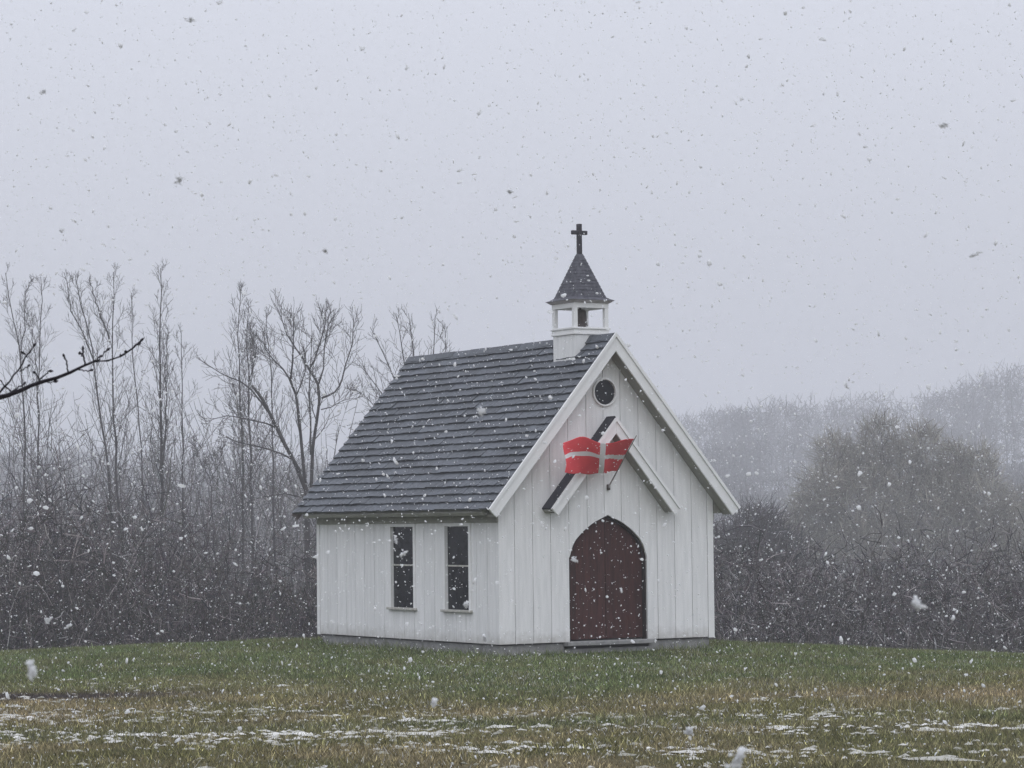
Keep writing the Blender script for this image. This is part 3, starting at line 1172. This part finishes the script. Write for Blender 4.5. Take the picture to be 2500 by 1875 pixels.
g1 = np.random.default_rng(101)
hl = lambda u: np.interp(u, [-18, -14, -12, -10.5, -9, -7.5, -5, -3], [4.4, 4.3, 4.4, 4.2, 3.2, 2.6, 2.7, 2.8])
thicket('thicket', 'dense dark leafless brush at the lawn edge left of the chapel', -20, 2, 68, 86, hl, 1900, 28000, g1, M['brush'], .012, .0115)
hr = lambda u: np.interp(u, [2, 6, 7, 9, 12, 18], [3.1, 3.2, 3.1, 2.7, 2.8, 2.9])
thicket('thicket', 'dense dark leafless brush at the lawn edge right of the chapel', 2.5, 21, 68, 92, hr, 1900, 27000, g1, M['brush'], .012, .0115, (.080, .073, .073))
# taller airy brush further back on the left
hm = lambda u: np.interp(u, [-26, -18, -12, -8, 2], [11.0, 10.4, 9.8, 8.2, 7.0])
thicket('brushwood', 'hazy grey brushwood rising between the bare trees', -30, 4, 140, 165, hm, 1900, 15000, g1, M['twig'], .03, .018, (.10, .093, .092))


def lobe_tree(seed, D, lobes, trunk_px, name, label, n, mat, mr=.011, tone=(.135, .125, .10)):
    g = np.random.default_rng(seed)
    base = ground_pt(trunk_px, D)
    D = D * DS
    ms = D / FPX
    PS, RS = [], []
    wts = np.array([r * r for _, _, r in lobes], float)
    ks = g.choice(len(lobes), n, p=wts / wts.sum())
    dep = {k: g.normal(0, .9) for k in range(len(lobes))}
    cen = np.array([world_at(x, y, D + dep[i]) for i, (x, y, r) in enumerate(lobes)])
    rad = np.array([r * ms for _, _, r in lobes])
    dirs = g.normal(0, 1, (n, 3))
    dirs /= np.linalg.norm(dirs, axis=1, keepdims=True)
    rr = g.uniform(.15, 1, n) ** .5
    P0 = cen[ks] + dirs * (rad[ks] * rr * .88)[:, None]
    keep = P0[:, 2] > base[2] + .6
    P0, dirs, ks2 = P0[keep], dirs[keep], ks[keep]
    dd = dirs * .5 + np.array([0, 0, .5]) + g.normal(0, .6, P0.shape)
    P, R_ = twig_cloud(P0, dd, g.uniform(.4, 1.5, len(P0)), np.full(len(P0), mr) * g.uniform(.6, 1.4, len(P0)), 4, .3, .05, g)
    root = empty(name, tuple(base))
    tag(root, label, 'tree')
    # trunk and limbs up to each lobe
    tl = []
    for i in range(len(lobes)):
        c = cen[i]
        b0 = base + np.array([g.normal(0, .12), g.normal(0, .12), 0])
        mid = b0 * .45 + c * .55 + np.array([0, 0, -.6])
        t = np.linspace(0, 1, 8)[:, None]
        tl.append((1 - t) ** 2 * b0 + 2 * t * (1 - t) * (mid + np.array([0, 0, .2])) + t * t * (c + np.array([0, 0, rad[i] * .7])))
    obj('trunk', tubes_mesh('trunk', [(np.array(tl), np.tile(np.linspace(.10, .02, 8), (len(tl), 1)), 7)]), M['bark'], root, tuple(-base))
    obj('crown', tubes_mesh('crown', [(P, R_, 3)], smooth=False, tone=tone, spread=.3), mat, root, tuple(-base))


lobe_tree(71, 140, [(2040, 1110, 58), (2150, 1072, 62), (2255, 1088, 58), (2330, 1128, 52), (2392, 1140, 56), (2095, 1150, 75), (2200, 1155, 80),
                    (2005, 1200, 70), (1978, 1275, 75), (2300, 1200, 80), (2110, 1250, 130), (2270, 1280, 140), (2400, 1240, 90),
                    (2440, 1330, 110), (1950, 1345, 100), (2090, 1380, 140), (2260, 1400, 150), (2400, 1420, 130), (2000, 1450, 110)],
          2180, 'rounded_tree', 'large rounded olive-grey tree standing alone beyond the brush at right', 30000, M['olive'], .025, (.245, .23, .19))
lobe_tree(72, 96, [(1790, 1330, 60), (1850, 1300, 70), (1830, 1390, 90), (1900, 1360, 80), (1760, 1420, 80)],
          1830, 'low_tree', 'low twiggy tree close to the right wall of the chapel', 6000, M['twig'], .015, (.09, .083, .083))
lobe_tree(73, 150, [(2480, 1330, 100), (2440, 1400, 90), (2540, 1280, 120), (2560, 1400, 130)],
          2500, 'round_bush', 'rounded twiggy tree cut off by the right edge of the picture', 7000, M['olive'], .026, (.19, .175, .14))

# wood on the far slope
g2 = np.random.default_rng(202)
nt_ = 1000
u = g2.uniform(-190, 205, nt_)
v = g2.uniform(400, 830, nt_)
xx, yy = xy_of(u, v)
zz = ground_z(u, v)
px = 1250 + u / v * FPX
TOPX = [-300, 0, 300, 700, 1200, 1640, 1780, 1900, 2050, 2200, 2330, 2420, 2500, 2900]
TOPY = [1090, 1095, 1090, 1110, 1090, 1030, 1008, 995, 985, 975, 965, 925, 915, 890]
Ht = CAM[2] + (1262 - np.interp(px, TOPX, TOPY)) / FPX * v - zz
Ht = np.clip(Ht * g2.uniform(.92, 1.12, nt_), 5, np.where(v < 540, 9, np.where(v < 640, 14, 34)))
tp, tr = twig_cloud(np.stack([xx, yy, zz], -1), np.stack([g2.normal(0, .04, nt_), g2.normal(0, .04, nt_), np.ones(nt_)], -1),
                    Ht, g2.uniform(.12, .20, nt_), 5, .03, .02, g2)
m_ = 150
k = np.repeat(np.arange(nt_), m_)
t = g2.uniform(.05, 1, len(k)) ** .8 * 3.98
i0 = t.astype(int)
f = (t - i0)[:, None]
S_ = tp[k, i0] * (1 - f) + tp[k, i0 + 1] * f
S_ = S_ + g2.normal(0, 1, S_.shape) * np.array([1.9, 1.9, .5])
dd = g2.normal(0, .75, (len(k), 3)) + np.array([0, 0, .6])
P2, R2 = twig_cloud(S_, dd, Ht[k] * g2.uniform(.06, .17, len(k)), g2.uniform(.055, .13, len(k)), 2, .2, .06, g2)
o = obj('far_wood', tubes_mesh('far_wood', [(tp, tr, 4), (P2, R2, 3)], smooth=False, tone=(.098, .095, .097), spread=.3), M['far'])
tag(o, 'hazy grey leafless wood on the far slope behind everything', kind='stuff')

# ------------------------------------------------------------------ near tree with the dark branch
D = 5.3
near = empty('foreground_tree', tuple(world_at(-850, 1500, D)[:2]) + (-.25,))
tag(near, 'dark wet budding branch reaching into the picture from its left edge', 'tree')
nb = np.array(near.location)


def cp(pts):
    return [(x / 5.53, 760 + y / 5.53) for x, y in pts]


def ntube(path, ra, rb, K=10, dj=0.0, seed=0):
    pts = np.array([world_at(x, y, D) for x, y in path])
    g = np.random.default_rng(seed)
    if dj:
        pts += FH[None] * (np.linspace(0, 1, len(pts)) * g.normal(0, dj))[:, None]
    seg = np.concatenate([[0], np.cumsum(np.linalg.norm(np.diff(pts, axis=0), axis=1))])
    t = np.linspace(0, seg[-1], K)
    P = np.stack([np.interp(t, seg, pts[:, k]) for k in range(3)], -1)
    P[1:-1] += g.normal(0, .0012, (K - 2, 3))
    R_ = np.linspace(ra, rb, K) * (1 + g.normal(0, .09, K))
    return P, R_


mm_ = .0008                                    # one photo pixel at this distance, in metres
main = ntube([(-850, 1230), (-500, 1120), (-200, 1030)] + cp([(0, 1165), (150, 1105), (300, 1055), (500, 975), (700, 905), (900, 835), (1100, 755),
             (1250, 690), (1400, 670), (1600, 610), (1720, 555), (1830, 480), (1905, 395)]), 13 * mm_, 2.2 * mm_, 40, 0, 1)
tf = np.linspace(0, 1, 40)
main = (main[0], np.interp(tf, [0, .70, .80, .92, 1], [20 * mm_, 6.6 * mm_, 4.6 * mm_, 2.7 * mm_, 2.0 * mm_]) * (1 + np.random.default_rng(5).normal(0, .07, 40)))
TWG = [(cp([(-60, 1180), (0, 1115), (80, 1010), (170, 900), (265, 800), (340, 700), (380, 625), (440, 560), (505, 475)]), 2.9, 1.6, 1),
       (cp([(265, 812), (340, 785), (400, 775), (435, 748)]), 1.6, 1.2, 1), (cp([(375, 625), (340, 592), (303, 560)]), 1.6, 1.3, 1),
       (cp([(-60, 860), (0, 930), (45, 1005), (80, 1020), (150, 1060), (165, 1100)]), 1.5, 2.2, 0),
       (cp([(165, 1085), (200, 1030), (272, 962)]), 2.0, 1.5, 1), (cp([(535, 940), (590, 872), (692, 812)]), 2.2, 1.3, 1),
       (cp([(540, 935), (520, 882), (483, 832)]), 1.7, 1.2, 1), (cp([(915, 820), (920, 740), (905, 690), (885, 612)]), 2.2, 1.7, 1),
       (cp([(1140, 735), (1140, 650), (1125, 590), (1130, 512)]), 2.4, 1.8, 1), (cp([(1125, 612), (1095, 578), (1058, 553)]), 1.6, 1.4, 1),
       (cp([(1240, 695), (1290, 645), (1340, 603)]), 1.8, 1.2, 1), (cp([(1260, 690), (1345, 640), (1390, 590), (1472, 527)]), 1.7, 1.4, 1),
       (cp([(1040, 785), (1150, 808), (1258, 804)]), 1.6, 1.2, 1), (cp([(600, 950), (660, 968), (742, 945)]), 1.2, 1.4, 1),
       (cp([(1620, 602), (1680, 585), (1725, 560)]), 1.5, 1.6, 1), (cp([(1820, 490), (1855, 430), (1860, 425)]), 1.5, 1.6, 1)]
obj('branch', tubes_mesh('branch', [(main[0][None], main[1][None], 8)]), M['near'], near, tuple(-nb))
br_o = near.children[-1] if len(near.children) else None
for i, (path, ra, rb, bud) in enumerate(TWG):
    P, R_ = ntube(path, ra * mm_, rb * mm_, 10, .03, 40 + i)
    R_[-3:] *= [1.15, 1.5, .4] if bud else [1, 1, 1]
    tw = obj('twig', tubes_mesh('twig', [(P[None], R_[None], 6)]), M['near'], near, tuple(-nb))
    if bud:
        d = norm(P[-1] - P[-2])
        q = P[-1] + d * np.linspace(-.004, .007, 7)[:, None]
        rr = np.array([.6, 2.0, 2.9, 3.1, 2.5, 1.4, .2]) * mm_ * (1.1 if i not in (13, 14) else 1.3)
        obj('bud', tubes_mesh('bud', [(q[None], rr[None], 7)]), M['near'], tw)
d = norm(main[0][-1] - main[0][-2])
q = main[0][-1] + d * np.linspace(-.004, .009, 7)[:, None]
obj('bud', tubes_mesh('bud', [(q[None], (np.array([.6, 2.4, 3.3, 3.5, 2.8, 1.6, .2]) * mm_)[None], 7)]), M['near'], near, tuple(-nb))
tt = Tree(90, .003)
tt.base = nb
trk = np.array([nb + np.array([.02 * math.sin(k), .02 * math.cos(k * 1.3), k * .45]) for k in range(10)])
obj('trunk', tubes_mesh('trunk', [(trk[None], np.linspace(.085, .03, 10)[None], 10)]), M['near'], near, tuple(-nb))

# ------------------------------------------------------------------ grass and lying snow
g3 = np.random.default_rng(303)
NB = 640000
v = np.sqrt(g3.uniform(20.5 ** 2, 50 ** 2, NB))
half = v * .192 + 4.8
u = g3.uniform(-1, 1, NB) * half
x, y = xy_of(u, v)
z = ground_z(u, v)
inside = (np.abs(x) < 1.97) & (y > .03) & (y < 5.97)
step_ = (np.abs(x) < .84) & (y > -.11) & (y < .1)
tint, earth = lawn_tint(u, v)
keep = ~inside & ~step_ & (g3.random(NB) > earth * .65)
u, v, x, y, z, tint = u[keep], v[keep], x[keep], y[keep], z[keep], tint[keep]
n = len(u)
tall = fbm(u * .9 + 5, v * .9 + 2, 3)
hgt = (.022 + .062 * tall ** 1.5) * g3.uniform(.45, 1.5, n)
hgt *= np.where(g3.random(n) < .012, 1.8, 1)
wd_ = np.maximum(np.maximum(np.abs(x) - 2, 0), np.maximum(-y, y - 6))
hgt *= 1 + 1.6 * np.exp(-(np.maximum(wd_, 0) / .16) ** 2) * g3.uniform(.3, 1, n)
a = g3.uniform(0, 2 * math.pi, n)
wd = g3.uniform(.003, .0065, n)
lean = hgt * g3.uniform(.2, 1.1, n)
la = g3.uniform(0, 2 * math.pi, n)
P0 = np.stack([x, y, z - .004], -1)
side_v = np.stack([np.cos(a), np.sin(a), np.zeros(n)], -1) * wd[:, None]
tipv = np.stack([np.cos(la) * lean, np.sin(la) * lean, hgt], -1)
V = np.stack([P0 - side_v, P0 + side_v, P0 + tipv], 1).reshape(-1, 3)
bc = tint * np.exp(g3.normal(.04, .58, n))[:, None]
dry = g3.random(n) < .05 + .5 * np.clip(fbm(u * .8 + 7, v * 1.6 + 21, 3) - .42, 0, .5) * np.interp(v, [34, 37], [1, .6])
bc[dry] = bc[dry] * .4 + np.array([.33, .265, .175]) * .6 * g3.uniform(.6, 1.2, (int(dry.sum()), 1))
frost = g3.random(n) < np.clip(.02 + .16 * (fbm(u * .6 + 90, v * 1.1 + 4, 3) - .42), 0, 1)
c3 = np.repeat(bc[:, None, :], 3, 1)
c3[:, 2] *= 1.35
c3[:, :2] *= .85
c3[frost, 1:] = np.array([.62, .62, .60])
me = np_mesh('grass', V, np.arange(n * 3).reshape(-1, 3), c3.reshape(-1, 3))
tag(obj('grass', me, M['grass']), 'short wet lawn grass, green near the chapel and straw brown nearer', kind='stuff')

NP = 110000
v = np.sqrt(g3.uniform(20.5 ** 2, 43 ** 2, NP))
u = g3.uniform(-1, 1, NP) * (v * .192 + 2)
amt = np.clip((35.0 - v) / 6, .05, 1) * np.interp(u, [-8, -3, 0, 3, 8], [1.0, .95, .62, .42, .30])
msk = fbm(u * .35 + 60, v * .9 + 33, 4)
keep = g3.random(NP) < np.clip(amt * (.075 + .45 * (msk - .53)), 0, .2)
u, v, msk = u[keep], v[keep], msk[keep]
n = len(u)
x, y = xy_of(u, v)
z = ground_z(u, v) + g3.uniform(.004, .026, n)
K = 8
aa = np.arange(K) * 2 * math.pi / K
rb = np.exp(g3.normal(-4.15, .5, n)) * (.75 + 1.3 * np.clip(msk - .5, 0, .25) / .25)
rr = rb[:, None] * g3.uniform(.45, 1.35, (n, K))
el = g3.uniform(1.0, 2.8, n)
ang = g3.normal(0, .4, n)
lx = rr * np.cos(aa) * el[:, None]
ly = rr * np.sin(aa)
du = lx * np.cos(ang)[:, None] - ly * np.sin(ang)[:, None]
dv = lx * np.sin(ang)[:, None] + ly * np.cos(ang)[:, None]
X = x[:, None] + du * RT[0] + dv * FH[0]
Y = y[:, None] + du * RT[1] + dv * FH[1]
Z = z[:, None] - .012 + g3.uniform(-.008, .006, (n, K))
ringv = np.stack([X, Y, Z], -1)
top = np.stack([x, y, z + rb * .06 + .004], -1)[:, None]
V = np.concatenate([ringv, top], 1).reshape(-1, 3)
b = (np.arange(n) * (K + 1))[:, None]
i = np.arange(K)[None]
F = np.stack([b + i, b + (i + 1) % K, np.broadcast_to(b + K, (n, K))], -1).reshape(-1, 3)
wet = np.clip(g3.beta(1.2, 2.2, n) * .75 + .9 * np.clip(msk - .58, 0, .2) / .2 * .5, 0, 1)[:, None]   # thin slush to clean snow
st_ = np.array([.20, .195, .15]) * (1 - wet) + np.array([.70, .69, .66]) * wet
st_ = np.repeat(st_, K + 1, 0)
tag(obj('snow_patches', np_mesh('snow_patches', V, F, st_, smooth=True), M['snow']), 'thin scraps of fresh snow lying on the grass', kind='stuff')

# ------------------------------------------------------------------ falling snow
ICO_V, ICO_F = None, None
import bmesh
bm = bmesh.new()
bmesh.ops.create_icosphere(bm, subdivisions=1, radius=1)
ICO_V = np.array([w.co[:] for w in bm.verts])
ICO_F = np.array([[w.index for w in fc.verts] for fc in bm.faces])
bm.free()
bm = bmesh.new()
bmesh.ops.create_icosphere(bm, subdivisions=2, radius=1)
ICO2_V = np.array([w.co[:] for w in bm.verts])
ICO2_F = np.array([[w.index for w in fc.verts] for fc in bm.faces])
bm.free()
OCT_V = np.array([(1, 0, 0), (-1, 0, 0), (0, 1, 0), (0, -1, 0), (0, 0, 1), (0, 0, -1)], float)
OCT_F = np.array([(0, 2, 4), (2, 1, 4), (1, 3, 4), (3, 0, 4), (2, 0, 5), (1, 2, 5), (3, 1, 5), (0, 3, 5)])


def rand_rot(n, g):
    q = g.normal(0, 1, (n, 4))
    q /= np.linalg.norm(q, axis=1, keepdims=True)
    w, x, y, z = q.T
    return np.stack([np.stack([1 - 2 * (y * y + z * z), 2 * (x * y - z * w), 2 * (x * z + y * w)], -1),
                     np.stack([2 * (x * y + z * w), 1 - 2 * (x * x + z * z), 2 * (y * z - x * w)], -1),
                     np.stack([2 * (x * z - y * w), 2 * (y * z + x * w), 1 - 2 * (x * x + y * y)], -1)], 1)


def flakes(C, r, bv, bf, g, rough):
    n = len(C)
    k = len(bv)
    sh = bv[None] * (1 + g.normal(0, rough, (n, k)))[..., None]
    sh = sh * np.stack([g.uniform(.8, 1.7, n), g.uniform(.6, 1.1, n), g.uniform(.35, .8, n)], -1)[:, None]
    sh = np.einsum('nij,nkj->nki', rand_rot(n, g), sh)
    V = C[:, None] + sh * r[:, None, None]
    F = bf[None] + (np.arange(n) * k)[:, None, None]
    return V.reshape(-1, 3), F.reshape(-1, 3)


g4 = np.random.default_rng(404)


def scatter(v0, v1, dens, marg=1.0):
    """flakes in the air between v0 and v1 metres ahead, a little wider than the view"""
    a1 = (.377 * v1 + 2 * marg)
    n = int(dens * (v1 ** 3 - v0 ** 3) / 3 * .377 * .30 + dens * (v1 ** 2 - v0 ** 2) / 2 * (.68 * marg))
    v = (g4.uniform(v0 ** 3, v1 ** 3, n)) ** (1 / 3)
    u = g4.uniform(-1, 1, n) * (.1885 * v + marg)
    w = g4.uniform(-.098, .202, n) * v
    w += g4.uniform(-1, 1, n) * marg * .4
    x, y = xy_of(u, v)
    z = CAM[2] + w
    ok = z > ground_z(u, v) + .03
    box_ = (np.abs(x) < 2.45) & (y > -.35) & (y < 6.4) & (z < ZR + .08 - SL * np.maximum(np.abs(x) - .15, 0))
    bel = (np.abs(x) < .42) & (np.abs(y - YC) < .42) & (z < 6.7)
    flg = (x > -1.25) & (x < .1) & (y > -.95) & (y < 0) & (z > 2.3) & (z < 3.4)
    ok &= ~box_ & ~bel & ~flg
    return np.stack([x, y, z], -1)[ok]


C1 = scatter(4.5, 12, 7.5)
C2 = scatter(12, 26, 18.0)
C3 = scatter(26, 60, 7.5)
sz = lambda n: np.exp(g4.normal(math.log(.0045), .42, n))
VV_, FF_, off = [], [], 0
for C, bv, bf, ro in ((C1, ICO_V, ICO_F, .28), (C2, ICO_V, ICO_F, .28), (C3, OCT_V, OCT_F, .25)):
    dist = (C - CAM) @ FH
    V, F = flakes(C, np.minimum(sz(len(C)), 6.0 * dist / FPX), bv, bf, g4, ro)
    VV_.append(V)
    FF_.append(F + off)
    off += len(V)
tag(obj('falling_snow', np_mesh('falling_snow', np.concatenate(VV_), np.concatenate(FF_)), M['flake']),
    'snow falling through the air everywhere', kind='stuff')

BIG = [(1060, 1715, 30, 3.4, 'big soft snowflake hanging in front of the lawn below the chapel windows'),
       (1174, 1004, 28, 3.0, 'big soft snowflake in front of the middle of the tiled roof'),
       (2238, 1476, 46, 2.6, 'biggest wispy snowflake in front of the brush at right'),
       (1683, 1783, 30, 3.6, 'big snowflake in front of the lawn at lower right of the door'),
       (2302, 306, 24, 4.2, 'grey snowflake against the sky high at right'),
       (463, 48, 20, 4.6, 'dark snowflake against the sky near the top, left of centre'),
       (104, 224, 18, 4.8, 'dark snowflake against the sky at upper left'),
       (150, 562, 18, 4.8, 'dark snowflake against the sky just above the left trees'),
       (435, 441, 24, 3.6, 'pale snowflake against the sky above the tallest bare tree'),
       (2380, 621, 26, 4.0, 'grey snowflake against the sky far right of the belfry'),
       (75, 1628, 46, 2.1, 'large blurred snowflake low at the left edge above the grass'),
       (1246, 468, 18, 4.8, 'dark snowflake against the sky left of the cross'),
       (1183, 1558, 24, 4.6, 'white snowflake in front of the near bottom corner of the chapel'),
       (984, 1352, 20, 5.2, 'biggest white snowflake in front of the left window'),
       (966, 1318, 18, 5.4, 'snowflake in front of the upper left edge of the left window'),
       (1139, 1475, 20, 4.6, 'white snowflake in front of the bottom corner of the right window'),
       (118, 1512, 19, 5.2, 'bright snowflake in front of the brush, left one of a low pair'),
       (168, 1528, 22, 5.0, 'bright snowflake in front of the brush, right one of a low pair'),
       (1800, 1862, 60, 2.2, 'large blurred snowflake at the bottom edge right of centre'),
       (794, 613, 17, 5.0, 'grey snowflake against the sky above the spreading tree'),
       (1404, 1368, 18, 5.4, 'white snowflake in front of the upper left part of the door'),
       (2065, 940, 20, 5.0, 'pale snowflake in front of the far wood at right')]
for i, (px_, py_, s_, D_, lab) in enumerate(BIG):
    c = world_at(px_, py_, D_)
    r = s_ * .5 * D_ / FPX
    g = np.random.default_rng(900 + i)
    nb_ = 26                                     # a loose clump of crystals, one mesh
    ax = g.normal(0, 1, (3, 3)) * np.array([1.0, .75, .5])[:, None]
    cc = g.normal(0, .36, (nb_, 3)) @ (ax / np.linalg.norm(ax, axis=1, keepdims=True)) * r
    cc[0] = 0
    V, F = flakes(cc, r * g.uniform(.14, .36, nb_), ICO_V, ICO_F, g, .35)
    o = obj('snowflake', np_mesh('snowflake', V, F), M['flake'], None, tuple(c))
    tag(o, lab, 'snowflake', 'large snowflakes near the camera')

# ------------------------------------------------------------------ haze: falling snow fine as mist
hz = MB()
hz.box(-930, 930, -930, 930, -4.2, 56)
hm_ = bpy.data.materials.new('haze')
hm_.use_nodes = True
hn = hm_.node_tree.nodes
hn.clear()
pv = hn.new('ShaderNodeVolumePrincipled')
pv.inputs['Color'].default_value = (0.93, 0.94, 0.97, 1)
pv.inputs['Density'].default_value = 0.0012
ho = hn.new('ShaderNodeOutputMaterial')
hm_.node_tree.links.new(pv.outputs[0], ho.inputs['Volume'])
cx_, cy2_ = xy_of(0, 0)
haze = hz.build('haze', hm_, None, (float(cx_), float(cy2_), 0))
haze.rotation_euler.z = -YAW
tag(haze, kind='stuff')
